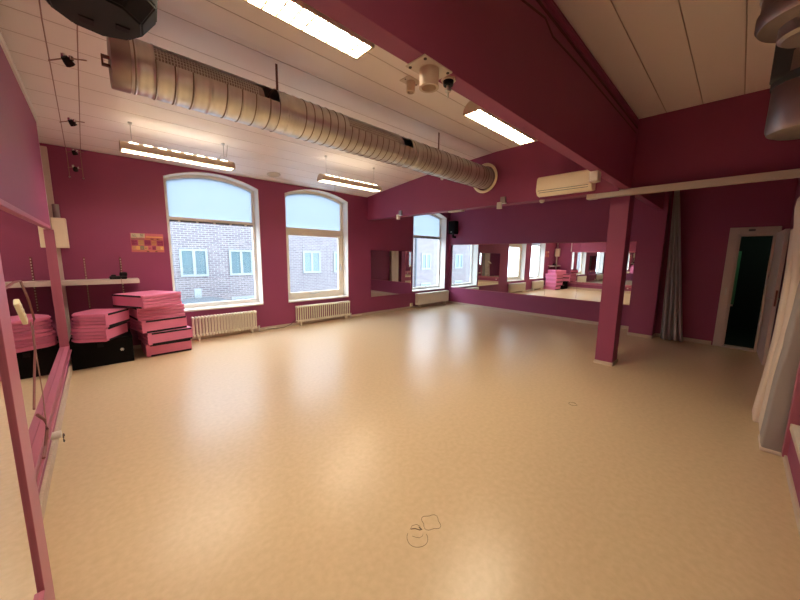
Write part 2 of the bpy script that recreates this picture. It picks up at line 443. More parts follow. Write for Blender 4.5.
# open leaf, standing almost square to its wall
ang = math.radians(180+1.6)
leafw, lt = 1.02, .045
hx, hy = XD-.04, DY0-.005
R_ = Matrix.Translation((hx, hy, 0)) @ Matrix.Rotation(ang, 4, 'Z')
lf = MB(); lf.box((0, 0, .012), (leafw, lt, DZ+.01), .003)
lf.bm.transform(R_)
leaf = dd(lf, 'door_leaf', M['door'])
lp = MB(); lp.box((leafw-.001, .012, .92), (leafw+.003, .034, 1.16)); lp.bm.transform(R_); dd(lp, 'lock_faceplate', M['bracket'], leaf)
hn = MB(); hn.box((leafw-.085, -.006, .90), (leafw-.045, 0, 1.10), .002); hn.cyl((leafw-.065, -.006, 1.03), (leafw-.065, -.055, 1.03), .009, n=12); hn.cyl((leafw-.065, -.05, 1.03), (leafw-.19, -.05, 1.03), .009, n=12)
hn.bm.transform(R_); dd(hn, 'door_handle', M['steel'], leaf)
hn = MB(); hn.box((leafw-.085, lt, .90), (leafw-.045, lt+.006, 1.10), .002); hn.cyl((leafw-.065, lt, 1.03), (leafw-.065, lt+.03, 1.03), .009, n=12); hn.cyl((leafw-.065, lt+.028, 1.03), (leafw-.17, lt+.028, 1.03), .009, n=12)
hn.bm.transform(R_); dd(hn, 'door_handle', M['steel'], leaf)
# corridor beyond
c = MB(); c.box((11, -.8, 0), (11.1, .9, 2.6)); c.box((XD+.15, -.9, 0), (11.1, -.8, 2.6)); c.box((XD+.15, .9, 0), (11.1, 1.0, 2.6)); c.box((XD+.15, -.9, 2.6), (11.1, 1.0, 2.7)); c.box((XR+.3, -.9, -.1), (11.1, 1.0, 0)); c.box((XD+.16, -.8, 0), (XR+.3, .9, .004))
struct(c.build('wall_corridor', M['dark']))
t = thing('cabinet', (10.3, .15, 0), 'green cabinet standing in the dark corridor seen through the open door', 'cabinet')
MB().box((-.2, -.16, .62), (.2, .2, 1.78), .01).build('body', M['darkgreen'], t)
MB().box((-.205, -.15, .58), (.2, .2, .62)).build('shelf', M['offwhite'], t)
MB().box((-.19, -.14, 0), (.2, .2, .58), .005).build('plinth', M['dark'], t)

# ------------------------------------------------------------------ mirrors
def wall_mirror(name, loc, axis, w_, h, label, group=None, frame=None, fr=.02, tk=.006, cuts=()):
    """mirror centred on loc's base corner; axis is the way its face looks"""
    t = thing(name, loc, label, 'mirror', group)
    def P(u, v, d_):
        return {'-x': (-d_, u, v), '+x': (d_, u, v), '-y': (u, -d_, v), '+y': (u, d_, v)}[axis]
    MB().box(P(0, 0, 0), P(w_, h, tk)).build('mirror_glass', M['mirror'], t)
    if frame:
        f_ = MB()
        for (u0, v0, u1, v1) in ((-fr, -fr, w_+fr, 0), (-fr, h, w_+fr, h+fr), (-fr, 0, 0, h), (w_, 0, w_+fr, h)):
            f_.box(P(u0, v0, 0), P(u1, v1, tk+.012), .002)
        f_.build('frame', frame, t)
    return t
# long mirror wall, three sheets
for a, b_, lb in ((3.50, 6.68, 'longest mirror sheet on the far wall, beside the black speaker'),
                 (2.72, 3.496, 'middle narrow mirror sheet of the long far wall row'),
                 (1.60, 2.716, 'mirror sheet on the far wall partly hidden behind the column')):
    t = wall_mirror('wall_mirror', (XR-.001, a, .56), '-x', b_-a, 1.40, lb, 'mirror sheets of the far wall', None)
    MB().box((-.012, 0, -.02), (0, b_-a, 0)).build('bottom_rail', M['pink_frame'], t)
    MB().box((-.012, 0, 1.40), (0, b_-a, 1.415)).build('top_rail', M['pink_frame'], t)
wall_mirror('wall_mirror', (5.30, YB-.001, .47), '-y', 1.54, 1.25, 'mirror on the window wall between the second and third windows', None, M['wall'], .015)
# left wall mirror (far one) with its pink timber frame
t = wall_mirror('wall_mirror', (-.41, 1.97, .36), '+x', 3.93, 1.50, 'long mirror on the left wall next to the shelf corner', None, None)
f_ = MB(); f_.box((.006, -.04, -.10), (.05, 3.98, .004), .004); f_.box((0, -.04, 1.50), (.032, 3.98, 1.54), .006)
f_.box((0, 3.95, 0), (.05, 3.98, 1.50), .004)
f_.build('frame', M['pink_frame'], t)
MB().box((.055, .0, -.06), (.068, 3.96, -.045), .002).build('frame_bead', M['pink_frame'], t)
# left wall mirror (near one), set forward on a box
t = wall_mirror('wall_mirror', (-.27, -.3, .33), '+x', 1.99, 1.57, 'nearest mirror on the left wall, set forward of the long one', None, None)
MB().box((-.17, -.1, -.33), (-.002, 2.0, 1.85)).build('backing_box', M['wall'], t)
MB().box((-.17, 1.99, -.33), (.016, 2.155, 1.85), .003).build('frame_post', M['pink_frame'], t)
MB().box((-.002, -.1, -.05), (.02, 1.97, 0), .003).build('bottom_rail', M['pink_frame'], t)
MB().box((-.002, -.1, 1.57), (.02, 1.97, 1.62), .003).build('top_rail', M['pink_frame'], t)
# right-hand mirror
t = wall_mirror('wall_mirror', (-.2, -.45, .33), '+y', 4.02, 1.6, 'tall mirror on the near right-hand wall beyond the white sheets', None, None)
f_ = MB(); f_.box((0, -.02, -.05), (4.06, .035, 0), .004); f_.box((0, -.02, 1.6), (4.06, .03, 1.65), .004)
f_.build('frame_rail', M['offwhite'], t)
MB().box((4.06, -.05, -.29), (4.13, .045, 1.65), .004).build('frame_post', M['pink_frame'], t)

# ------------------------------------------------------------------ radiators
def column_radiator(x0, x1, label, n=26):
    yb = YB-.03; t = thing('radiator', ((x0+x1)/2, yb-.07, 0), label, 'radiator', None)
    W = x1-x0; p = W/n; b_ = MB(); z0, z1 = .08, .45
    for k in range(n):
        xx = -W/2+p*(k+.5)
        for yy in (-.045, .045):
            b_.cyl((xx, yy, z0+.02), (xx, yy, z1-.02), .0115, n=8, caps=False)
        b_.box((xx-p*.36, -.062, z1-.045), (xx+p*.36, .062, z1), .015); b_.box((xx-p*.36, -.062, z0), (xx+p*.36, .062, z0+.045), .015)
    b_.build('column_bank', M['radiator'], t, smooth=True)
    for s_ in (-1, 1):
        MB().box((s_*(W/2-.1)-.015, -.045, 0), (s_*(W/2-.1)+.015, .045, z0+.01), .003).build('foot', M['radiator'], t)
    v = MB().cyl((W/2, 0, z0+.02), (W/2+.06, 0, z0+.02), .012, n=12); v.cyl((W/2+.045, 0, 0), (W/2+.045, 0, z0+.05), .014, n=12)
    v.build('valve', M['steel'], t, smooth=True)
    MB().tube([(W/2+.06, .01, .06), (W/2+.16, .03, .035), (W/2+.30, .055, .03), (W/2+.42, .06, .03)], .009).build('pipe', M['radiator'], t, smooth=True)
    return t
column_radiator(1.14, 2.27, 'cream column radiator beside the pink mats under the first window', 22)
column_radiator(3.12, 4.54, 'cream column radiator under the middle window', 26)
t = thing('radiator', (7.74, YB-.11, 0), 'cream panel radiator under the third window in the far corner', 'radiator')
g = MB().box((-.75, -.06, .10), (.75, .06, .455), .012)
for k in range(30):
    x = -.72+1.44*(k+.5)/30; g.box((x-.013, -.068, .13), (x+.013, -.06, .43), .003)
g.build('casing', M['radiator'], t)
for s_ in (-1, 1): MB().box((s_*.6-.02, -.04, 0), (s_*.6+.02, .04, .1)).build('foot', M['radiator'], t)
MB().cyl((.75, -.02, .40), (.80, -.02, .40), .02, n=12).build('valve', M['steel'], t, smooth=True)

# ------------------------------------------------------------------ shelf with slotted rails
t = thing('wall_shelf', (.05, YB, 1.15), 'white wall shelf in the corner above the stacked pink mats', 'shelf')
MB().box((-.44, -.30, 0), (.41, -.01, .03), .004).build('board', M['offwhite'], t)
MB().box((-.44, -.31, -.035), (.41, -.30, .03), .003).build('front_lip', M['offwhite'], t)
for x in (-.19, .22):
    q = MB().box((x-.012, -.014, -.42), (x+.012, 0, .36), .002); q.mi = 1
    for k in range(19): q.box((x-.006, -.016, -.40+k*.04), (x+.006, -.0135, -.383+k*.04))
    q.build('slotted_rail', (M['cable_red'], M['offwhite']), t)
    MB().prism([(-.27, -.002), (-.014, -.002), (-.014, -.07)], 'x', x-.005, x+.005).build('bracket', M['offwhite'], t)
t = thing('cable_adapter', (.22, YB-.22, 1.181), 'small dark gadget with coiled cable lying on the white shelf', 'gadget')
g = MB(); g.box((-.075, -.05, 0), (.07, .05, .035), .012); g.box((.01, -.03, .03), (.075, .03, .075), .014); g.box((-.06, -.04, .03), (-.02, .03, .05), .008)
g.bm.transform(Matrix.Scale(1.4, 4)); g.build('body', M['blackp'], t)
q = MB(); q.tube([(.05+.035*math.cos(a), .0, .06+.028*math.sin(a)) for a in [k*PI/6 for k in range(13)]], .005)
q.build('coil', M['cable_dark'], t, smooth=True)
MB().tube([(.02, -.05, .02), (.025, -.095, .01), (.028, -.10, -.08), (.028, -.10, -.18), (.03, -.10, -.205)], .0035, 6).build('cable', M['cable_copper'], t, smooth=True)

# ------------------------------------------------------------------ electric box in the corner
t = thing('electrical_box', (-.335, YB, 1.64), 'cream metal box on the wall in the left corner below a steel pipe', 'box')
MB().box((-.075, -.24, 0), (.065, -.05, .41), .006).build('casing', M['ac'], t)
MB().box((-.07, -.05, .02), (.05, 0, .39)).build('back_plate', M['pipe'], t)
MB().cyl((-.02, -.12, .40), (-.02, -.12, .60), .035, n=20).build('pipe', M['pipe'], t, smooth=True)

# ------------------------------------------------------------------ poster
cols = [srgb(*c) for c in ((222, 204, 176), (196, 118, 92), (205, 150, 104), (150, 48, 92), (226, 170, 100), (190, 82, 80), (128, 128, 96), (40, 26, 26), (196, 96, 110))]
pm = [mat('poster_ink', c, .6) for c in cols]
p = MB(); p.mi = 8
p.box((-.215, -.004, -.155), (.215, 0, .15))
def cell(x0, z0, x1, z1, i):
    p.mi = i; p.box((x0, -.006, z0), (x1, -.004, z1))
cell(-.205, .075, -.03, .145, 0); cell(-.19, .09, -.14, .125, 6); cell(-.09, .10, -.05, .14, 7); cell(-.16, .08, -.05, .088, 7)
cell(-.02, .105, .205, .115, 1); cell(-.02, .085, .205, .10, 4); cell(-.03, .045, .205, .075, 1); cell(-.2, .05, -.04, .065, 6)
cell(.04, .055, .08, .068, 7); cell(.12, .055, .16, .068, 7)
for k, cc in enumerate((3, 2, 3, 1, 3)):
    xx = -.205+k*.083
    cell(xx, -.045, xx+.075, .04, cc)
    for j in range(3): cell(xx+.008, -.035+j*.027, xx+.066, -.025+j*.027, (4 if cc != 3 else 8))
for k, cc in enumerate((2, 4, 6, 2, 8, 3, 2, 4)):
    xx = -.205+k*.052
    cell(xx, -.115, xx+.048, -.055, cc); cell(xx+.01, -.10, xx+.03, -.08, (1, 2, 1, 6, 3, 7, 1, 0)[k])
cell(-.205, -.145, .205, -.122, 1); cell(-.02, -.15, .01, -.135, 7); cell(.09, -.15, .12, -.135, 7)
o = p.build('poster', pm, loc=(.635, YB-.001, 1.75))
tag(o, 'colourful schedule poster on the wall left of the first window', 'poster')

# ------------------------------------------------------------------ black case and pink folding mats
t = thing('equipment_case', (-.045, 6.0, 0), 'black box with a small white sticker under the shorter pink mat stack', 'box')
MB().box((-.32, 0, .0), (.325, .62, .37), .008).build('body', M['black'], t)
MB().box((-.325, -.004, .34), (.33, .624, .38), .006).build('lid', M['black'], t)
q = MB()
for a in (0, PI/3, 2*PI/3):
    q.box((-.022, -.001, -.006), (.022, .001, .006), rot=Matrix.Rotation(a, 4, 'Y'))
q.bm.transform(Matrix.Translation((.20, -.002, .20))); q.build('sticker', M['white'], t)
MB().box((-.05, -.005, .27), (.01, 0, .33), .002).build('catch', M['blackp'], t)

def make_mat(W, D, H, n, rounded=False):
    t = thing('folding_mat', (0, 0, 0), '', 'exercise mat')
    lh = H/n
    for k in range(n):
        j = random.uniform(-.008, .008) if k else 0
        e = .02 if rounded and k % 2 else .003
        m_ = MB()
        if rounded:
            r = .16; pts = [(0, 0), (W, 0), (W, D-.04)]
            pts += [(W-.04+.04*math.cos(a), D-.04+.04*math.sin(a)) for a in (PI/4, PI/2)]
            pts += [(r+r*math.cos(a), D-r+r*math.sin(a)) for a in [PI/2+i*PI/12 for i in range(7)]]
            pts = [(x, y+j) for x, y in pts]
            m_.prism(pts, 'z', k*lh+.0025, (k+1)*lh-.0025)
            bmesh.ops.bevel(m_.bm, geom=[e2 for e2 in m_.bm.edges if abs(e2.verts[0].co.z-e2.verts[1].co.z) < 1e-5], offset=.013, segments=3, affect='EDGES')
        else:
            m_.box((j*.5, 0, k*lh+.002), (W+j, D+j, (k+1)*lh-.002), .014, seg=3)
        m_.build('panel', M['pad'] if k in (0, n-1) else M['padedge'], t)
    return t
def finish_mat(t, W, D, H):
    # velcro strips and the plain flap they close on the front (local -y) face
    MB().box((.0, -.008, .015), (W, -.0005, H-.015), .003).build('front_flap', M['pad'], t)
    for z0, z1 in ((.004, .03), (H-.03, H-.004)):
        MB().box((.05, -.013, z0), (W-.01, -.008, z1), .001).build('velcro_strip', M['velcro'], t)
    return t
def place_mat(src, x, y, z, deg, label, group):
    o = copy_tree(src) if src.get('used') else src
    src['used'] = 1
    if 'used' in o and o is not src: del o['used']
    o.location = (x, y, z); o.rotation_euler = (0, 0, math.radians(deg)); o['label'] = label; o['group'] = group
    return o
H = .195
mB = finish_mat(make_mat(.59, .58, H, 4), .59, .58, H)
GB = 'pink folding mats in the tall stack'
place_mat(mB, .43, 6.06, 0, 2, 'pink folding mat at the bottom of the tall stack, on the floor', GB)
place_mat(mB, .455, 5.97, H, 8, 'pink folding mat second from the bottom of the tall stack', GB)
place_mat(mB, .40, 5.97, 2*H, 11, 'pink folding mat in the middle of the tall stack', GB)
# the two upper ones close on their left side instead
def make_side_mat(W, D, H):
    t = make_mat(W, D, H, 4)
    MB().box((-.008, .0, .015), (-.0005, D, H-.015), .003).build('side_flap', M['pad'], t)
    for z0, z1 in ((.004, .03), (H-.03, H-.004)):
        MB().box((-.013, .03, z0), (-.008, D, z1), .001).build('velcro_strip', M['velcro'], t)
    return t
mS = make_side_mat(.60, .60, H)
place_mat(mS, .375, 6.0, 3*H, 8, 'pink folding mat second from the top of the tall stack', GB)
place_mat(mS, .435, 5.84, 4*H, 31, 'topmost pink folding mat of the tall stack, turned sideways', GB)
HA = .193
mA = make_mat(.50, .46, HA, 4, rounded=True); finish_mat(mA, .50, .46, HA)
GA = 'pink folding mats on the black box'
place_mat(mA, .0, 5.78, .382, 61, 'lower pink folding mat lying directly on the black box', GA)
place_mat(mA, .012, 5.77, .382+HA, 58, 'upper pink folding mat of the pair on the black box', GA)
for k in (mB, mS, mA):
    if 'used' in k: del k['used']

# ------------------------------------------------------------------ ventilation duct
DX0, DX1, DYc, DZc, DR = .195, 5.34, 3.28, 2.975, .183
t = thing('ventilation_duct', (DX0, DYc, DZc), 'long galvanised spiral air duct hanging below the plank ceiling', 'duct')
L_ = DX1-DX0
def duct_seg(x0, x1, name, gap=None, rr=DR, ribs=True, pitch=.12):
    """spiral duct shell; gap=(a0,a1) leaves an angular opening on the upper right"""
    m_ = MB(); nx = max(2, int((x1-x0)/.009)); na = 40
    a0, a1 = (gap[1], gap[0]+2*PI) if gap else (0, 2*PI)
    rows = []
    for i in range(nx+1):
        x = x0+(x1-x0)*i/nx; row = []
        for k in range(na+1):
            a = a0+(a1-a0)*k/na
            ph = (x/pitch) % 1
            r = rr+(.005 if (ribs and (ph < .10)) else (-.003 if ribs and ph < .16 else 0))
            row.append(m_.bm.verts.new((x, r*math.cos(a), r*math.sin(a))))
        rows.append(row)
    for A, B in zip(rows, rows[1:]):
        for k in range(na):
            fc = m_.bm.faces.new((A[k], A[k+1], B[k+1], B[k])); ph = (A[k].co.x/pitch) % 1
            fc.material_index = 1 if ph > 1-.0075/pitch else 0
    if not gap: bmesh.ops.remove_doubles(m_.bm, verts=m_.bm.verts, dist=1e-5)
    return m_.build(name, (M['galv'], M['seam']), t, smooth=True)
ga, gb = math.radians(98), math.radians(150)     # opening faces up and towards the camera's side
# local +y points to the window wall, so the camera side is the -y half
g0 = (math.radians(108), math.radians(174))
O1, O2 = (.24, 1.17), (1.95, 2.95)
duct_seg(.0, O1[0], 'duct_shell')
duct_seg(O1[0], O1[1], 'duct_shell', gap=g0)
duct_seg(O1[1], O2[0], 'duct_shell', pitch=.09)
duct_seg(O2[0], O2[1], 'duct_shell', gap=g0, pitch=.09)
duct_seg(O2[1], L_, 'duct_shell', pitch=.075)
e = MB().lathe([(0, -.004), (DR+.004, -.004), (DR+.006, .0), (DR+.006, .10), (DR+.001, .104)], (0, 0, 0), 'x', 52); e.build('end_cap', M['pipe'], t, smooth=True)
for x0, x1 in (O1, O2):
    g = MB(); a0, a1 = g0; na = 8; xm = x0+(x1-x0)*.80
    def pt(x, a, r): return (x, r*math.cos(a), r*math.sin(a))
    # perforated grille: crossing wires over the opening
    for i in range(int((xm-x0)/.02)+1):
        x = x0+i*.02; g.tube([pt(x, a0+(a1-a0)*k/na, DR-.002) for k in range(na+1)], .003, 4)
    for k in range(na+1): g.tube([pt(x0, a0+(a1-a0)*k/na, DR-.002), pt(xm, a0+(a1-a0)*k/na, DR-.002)], .0022, 4)
    g.build('grille', M['galv'], t)
    s_ = MB()
    vs = []
    for x in (x0, x0+(x1-x0)*.86):
        vs.append([s_.bm.verts.new(pt(x, a0+(a1-a0)*k/na, DR-.022)) for k in range(na+1)])
    for k in range(na): s_.bm.faces.new((vs[0][k], vs[0][k+1], vs[1][k+1], vs[1][k]))
    s_.build('damper_plate', M['pipe'], t, smooth=True)
m_ = MB(); m_.box((-.045, -.018, .0), (0, .018, .012)); m_.box((-.045, -.018, -.055), (0, .018, -.045)); m_.box((-.05, -.018, -.055), (-.04, .018, .012)); m_.build('end_handle', M['bracket'], t)
for x in (1.21, 3.62):
    z1 = zc(DYc)-DZc
    MB().box((x-.011, -.04-.002, DR*.97), (x+.011, -.04+.002, z1+.02)).build('hanger_strap', M['bracket'], t)
m_ = MB(); m_.lathe([(.245, 0), (.255, -.02), (.225, -.03), (.207, -.02), (.205, 0)], (4.965, 0, .0), 'x', 52)
m_.build('wall_collar', M['ac'], t, smooth=True)

# ------------------------------------------------------------------ fluorescent fixtures
def fixture(x0, x1, yc, z, drop, label, tube, slots=True, wd=.20, ht=.11, g=None):
    t = thing('ceiling_light', ((x0+x1)/2, yc, z), label, 'light', g)
    W = x1-x0
    # half-round housing shell, open below
    prof_o = [(wd/2*math.cos(a), ht*math.sin(a)) for a in [PI*k/14 for k in range(15)]]
    prof_i = [((wd/2-.006)*math.cos(a), (ht-.006)*math.sin(a)) for a in [PI*k/14 for k in range(15)]]
    h = MB()
    for k in range(14): h.prism([prof_o[k], prof_o[k+1], prof_i[k+1], prof_i[k]], 'x', -W/2, W/2)
    for s_ in (-1, 1): h.prism(prof_o, 'x', s_*W/2-.003, s_*W/2+.003)
    hs = h.build('housing', M['fixture'], t)
    MB().box((-W/2+.01, -wd/2+.012, .022), (W/2-.01, wd/2-.012, .026)).build('lamp_diffuser', tube, t)
    lo = MB(); n = int(W/.085)
    for k in range(n+1):
        x = -W/2+.01+(W-.02)*k/n; lo.box((x-.0045, -wd/2+.008, .0), (x+.0045, wd/2-.008, .016))
    for yy in (-wd/2+.009, -.031, .031, wd/2-.009): lo.box((-W/2+.008, yy-.0045, -.001), (W/2-.008, yy+.0045, .017))
    lo.build('louver', M['louver'], t)
    if slots:
        ns = 8
        for k in range(ns):
            x = -W/2+.06+(W-.12)*(k+.5)/ns
            for a in (math.radians(118), math.radians(62)):
                c = Vector((x, (wd/2+.002)*math.cos(a), (ht+.002)*math.sin(a)))
                MB().box((-.043, -.012, -.001), (.043, .012, .001), rot=Matrix.Translation(c) @ Matrix.Rotation(a-PI/2 if a > PI/2 else -(PI/2-a), 4, 'X')).build('uplight_slot', M['uplight'], t)
    zt = zc(yc)-z
    for s_ in (-1, 1):
        q = MB(); x = s_*(W/2-.12); q.cyl((x, 0, ht-.004), (x, 0, zt), .004, n=8); q.cyl((x, 0, zt-.02), (x, 0, zt), .022, n=16); q.cyl((x-.014, 0, ht+.015), (x+.014, 0, ht+.015), .006, n=8)
        q.build('hanger', M['steel'], t, smooth=True)
    return t
fixture(.22, 1.50, 1.97, 3.0, .3, 'bright louvred ceiling light close overhead beside the main beam', M['tube'], False)
fixture(2.80, 4.02, 1.97, 3.0, .3, 'louvred ceiling light beside the beam, near the end of the silver duct', M['tube'], False)
fixture(-.1, 1.1, .30, 3.2, .2, 'added unseen ceiling light above the viewer, brightening the right-hand side of the beam', M['tube_fill'], False)  # added out of view to brighten the right-hand ceiling
t3 = fixture(.33, 1.63, 5.45, 2.855, .3, 'long suspended light in front of the first window', M['tube_win'])
t4 = fixture(2.86, 4.14, 5.02, 2.835, .3, 'suspended light with a pull cord in front of the middle window', M['tube_win'])
MB().tube([(-.42, -.1, .04), (-.42, -.104, -.05), (-.42, -.104, -.17)], .002, 5).build('pull_cord', M['cable_dark'], t4)
MB().tube([(.45, 0, .10), (.5, .01, .19), (.57, .02, .17), (.60, .03, zc(5.45)-2.855)], .003, 6).build('flex', M['cable_white'], t3, smooth=True)

# ------------------------------------------------------------------ low-voltage wire lighting on the left
zw = 2.95
tw = thing('wire_track', (-.06, 3.0, zw), 'pair of thin lighting wires stretched along the left side below the ceiling', 'cable track')
for x0, x1 in ((.0, -.12), (.155, .02)):
    MB().tube([(x0+.005, -1.76, .03), (x0*.55+x1*.45, .0, .01), (x1, 3.66, 0), (x1, 3.70, -.03), (x1, 3.735, -.30)], .0035, 6).build('wire', M['cable_copper'], tw, smooth=True)
    MB().cyl((x1, 3.72, -.30), (x1, 3.75, -.30), .013, n=12).build('wall_anchor', M['chrome'], tw, smooth=True)
def wire_lamp(xx, y, z, wdt, label, rx=0, rz=math.radians(-44)):
    t = thing('wire_spotlight', (xx, y, z), label, 'spotlight', 'spotlights on the wires', rz)
    MB().tube([(-wdt/2-.012, 0, .0), (-.04, 0, .012), (.04, 0, .012), (wdt/2+.012, 0, 0)], .0045, 8).build('cross_bar', M['cable_copper'], t, smooth=True)
    h = MB(); h.lathe([(.0, .03), (.020, .028), (.027, .0), (.029, -.026), (.024, -.026), (.0, -.02)], (0, 0, 0), 'z', 20)
    h.bm.transform(Matrix.Translation((.0, 0, -.005)) @ Matrix.Rotation(rx, 4, 'X'))
    h.build('lamp_head', M['blackp'], t, smooth=True)
    MB().box((-.035, -.012, .008), (-.01, .012, .045), .004).build('terminal', M['chrome'], t); MB().box((.02, -.012, .0), (.038, .012, .03), .004).build('terminal', M['chrome'], t)
    return t
wire_lamp(-.03, 3.45, 2.945, .25, 'nearest small spotlight strung on the wires, by the large black speaker', .9)
wire_lamp(-.065, 5.0, 2.945, .24, 'second small spotlight on the wires below the plank ceiling', .7)
wire_lamp(-.095, 6.45, 2.945, .215, 'third small spotlight on the wires, just above the red wall', .5)
wire_lamp(-.11, 6.69, 2.77, .13, 'last small spotlight, hanging low on the wires at the window wall', 1.2, 0)

# ------------------------------------------------------------------ hanging loudspeaker close overhead
t = thing('ceiling_speaker', (.075, 1.61, 2.40), 'large black faceted loudspeaker hanging at the top left, cut off by the frame', 'speaker')
sp = MB()
def ring(rx_, ry_, z, n=10, ph=.2): return [sp.bm.verts.new((rx_*math.cos(2*PI*k/n+ph), ry_*math.sin(2*PI*k/n+ph), z)) for k in range(n)]
R0 = ring(.125, .13, .0); R1 = ring(.175, .17, .07); R2 = ring(.19, .19, .20); R3 = ring(.16, .17, .36)
sp.bm.faces.new(R0[::-1]); sp.bm.faces.new(R3)
for a, b_ in ((R0, R1), (R1, R2), (R2, R3)):
    for k in range(10): sp.bm.faces.new((a[k], a[(k+1) % 10], b_[(k+1) % 10], b_[k]))
bmesh.ops.bevel(sp.bm, geom=list(sp.bm.edges), offset=.006, segments=2, affect='EDGES')
sp.build('cabinet', M['blackp'], t)
MB().cyl((0, 0, .36), (0, 0, 1.05), .02, n=16).build('mounting_pole', M['blackp'], t, smooth=True)
MB().cyl((0, 0, 1.022), (0, 0, 1.046), .06, n=24).build('ceiling_plate', M['blackp'], t, smooth=True)
MB().box((-.05, .03, -.004), (-.01, .07, .002), .002).build('foot_pad', M['velcro'], t); MB().box((.045, .0, -.004), (.085, .03, .002), .002).build('foot_pad', M['velcro'], t)

# ------------------------------------------------------------------ black wall speaker in far corner
t = thing('wall_speaker', (XR-.12, 6.52, 2.42), 'small black loudspeaker mounted high in the far corner above the mirrors', 'speaker')
MB().box((-.10, -.13, -.12), (.10, .13, .30), .02).build('cabinet', M['blackp'], t)
MB().box((-.106, -.11, -.10), (-.10, .11, .28), .004).build('grille', M['black'], t)
MB().box((-.108, -.03, -.06), (-.104, .03, -.045)).build('badge', M['steel'], t)
q = MB(); q.cyl((0, 0, -.12), (0, 0, -.22), .03, n=16); q.box((0, -.03, -.24), (.12, .03, -.18), .005); q.build('bracket', M['blackp'], t)

# ------------------------------------------------------------------ air conditioner on the bulkhead
t = thing('air_conditioner', (5.2, 1.89, 2.52), 'cream split air conditioner mounted on the bulkhead beside the beam', 'air conditioner')
W = .76
prof = [(0, .02), (-.10, .0), (-.16, .015), (-.195, .06), (-.20, .10), (-.195, .24), (-.17, .285), (-.10, .30), (0, .30)]
b_ = MB(); b_.bm = bmesh.new()
A = [b_.bm.verts.new((x, -W/2, z)) for x, z in prof]; B = [b_.bm.verts.new((x, W/2, z)) for x, z in prof]
b_.bm.faces.new(A); b_.bm.faces.new(B[::-1])
for k in range(len(prof)): b_.bm.faces.new((A[k], B[k], B[(k+1) % len(prof)], A[(k+1) % len(prof)]))
bmesh.ops.bevel(b_.bm, geom=list(b_.bm.edges), offset=.008, segments=2, affect='EDGES')
b_.build('housing', M['ac'], t, smooth=True)
MB().box((-.207, -W/2+.012, .085), (-.197, W/2-.012, .262), .003).build('front_panel', M['ac'], t)
MB().box((-.19, -W/2+.04, .048), (-.183, W/2-.04, .054)).build('air_slot', M['curtain_bar'], t)
MB().box((-.178, -W/2+.04, .006), (-.13, W/2-.04, .012), .001, rot=Matrix.Rotation(.0, 4, 'Y')).build('louver_flap', M['ac'], t)
MB().box((-.202, -W/2+.035, .076), (-.193, W/2-.03, .081)).build('panel_gap', M['curtain_bar'], t)
# fitting at its beam end
t = thing('junction_fitting', (4.03, 1.185, 2.47), 'beige plastic box fitting under the beam, overlapping the end of the air conditioner', 'fitting')
MB().box((-.055, -.045, -.05), (.055, .045, .06), .012).build('body', M['offwhite'], t)
MB().cyl((0, 0, -.056), (0, 0, -.05), .03, n=20).build('cap', M['fixture'], t, smooth=True)

# ------------------------------------------------------------------ cable duct running under the beams
t = thing('cable_trunking', (5.27, .65, 2.44), 'long beige cable trunking under the beams, starting below the air conditioner', 'trunking')
MB().box((-.05, -1.14, 0), (.05, .95, .078), .006).build('channel', M['offwhite'], t)
MB().box((-.062, .85, -.008), (.055, .97, .088), .008).build('end_cover', M['offwhite'], t)

# ------------------------------------------------------------------ sensors and sockets below the beam
t = thing('pole_socket', (1.295, 1.175, 2.53), 'large steel pole socket on a square plate under the beam', 'mount')
MB().box((-.105, -.065, -.008), (.105, .065, 0), .003).build('base_plate', M['offwhite'], t)
MB().lathe([(.050, -.008), (.047, -.082), (.050, -.085), (.050, -.092), (.036, -.092), (.032, -.06), (0, -.06)], (0, 0, 0), 'z', 28).build('cup', M['fixture'], t, smooth=True)
for sx in (-1, 1):
    for sy in (-1, 1): MB().cyl((sx*.085, sy*.05, -.012), (sx*.085, sy*.05, -.007), .008, n=10).build('screw', M['cable_dark'], t)
t = thing('sensor', (1.445, 1.172, 2.53), 'small round sensor hanging under the beam beside the big steel socket', 'sensor')
MB().cyl((0, 0, -.008), (0, 0, 0), .040, n=8).build('base_plate', M['fixture'], t)
MB().lathe([(.028, -.008), (.026, -.03), (.0, -.03)], (0, 0, 0), 'z', 20).build('collar', M['blackp'], t, smooth=True)
MB().lathe([(.010, -.03), (.010, -.045), (.017, -.05), (.015, -.06), (.006, -.065), (.004, -.09), (0, -.092)], (0, 0, 0), 'z', 16).build('tip', M['steel'], t, smooth=True)
t = thing('pole_socket', (2.55, 2.57, zc(2.57)), 'smaller pole socket fixed to the plank ceiling left of the beam', 'mount')
MB().box((-.10, -.07, -.008), (.10, .07, 0), .003).build('base_plate', M['offwhite'], t)
MB().lathe([(.045, -.008), (.043, -.11), (.03, -.112), (.028, -.08), (0, -.08)], (0, 0, 0), 'z', 24).build('cup', M['fixture'], t, smooth=True)
for sx in (-1, 1): MB().cyl((sx*.08, 0, -.012), (sx*.08, 0, -.007), .008, n=10).build('screw', M['cable_dark'], t)
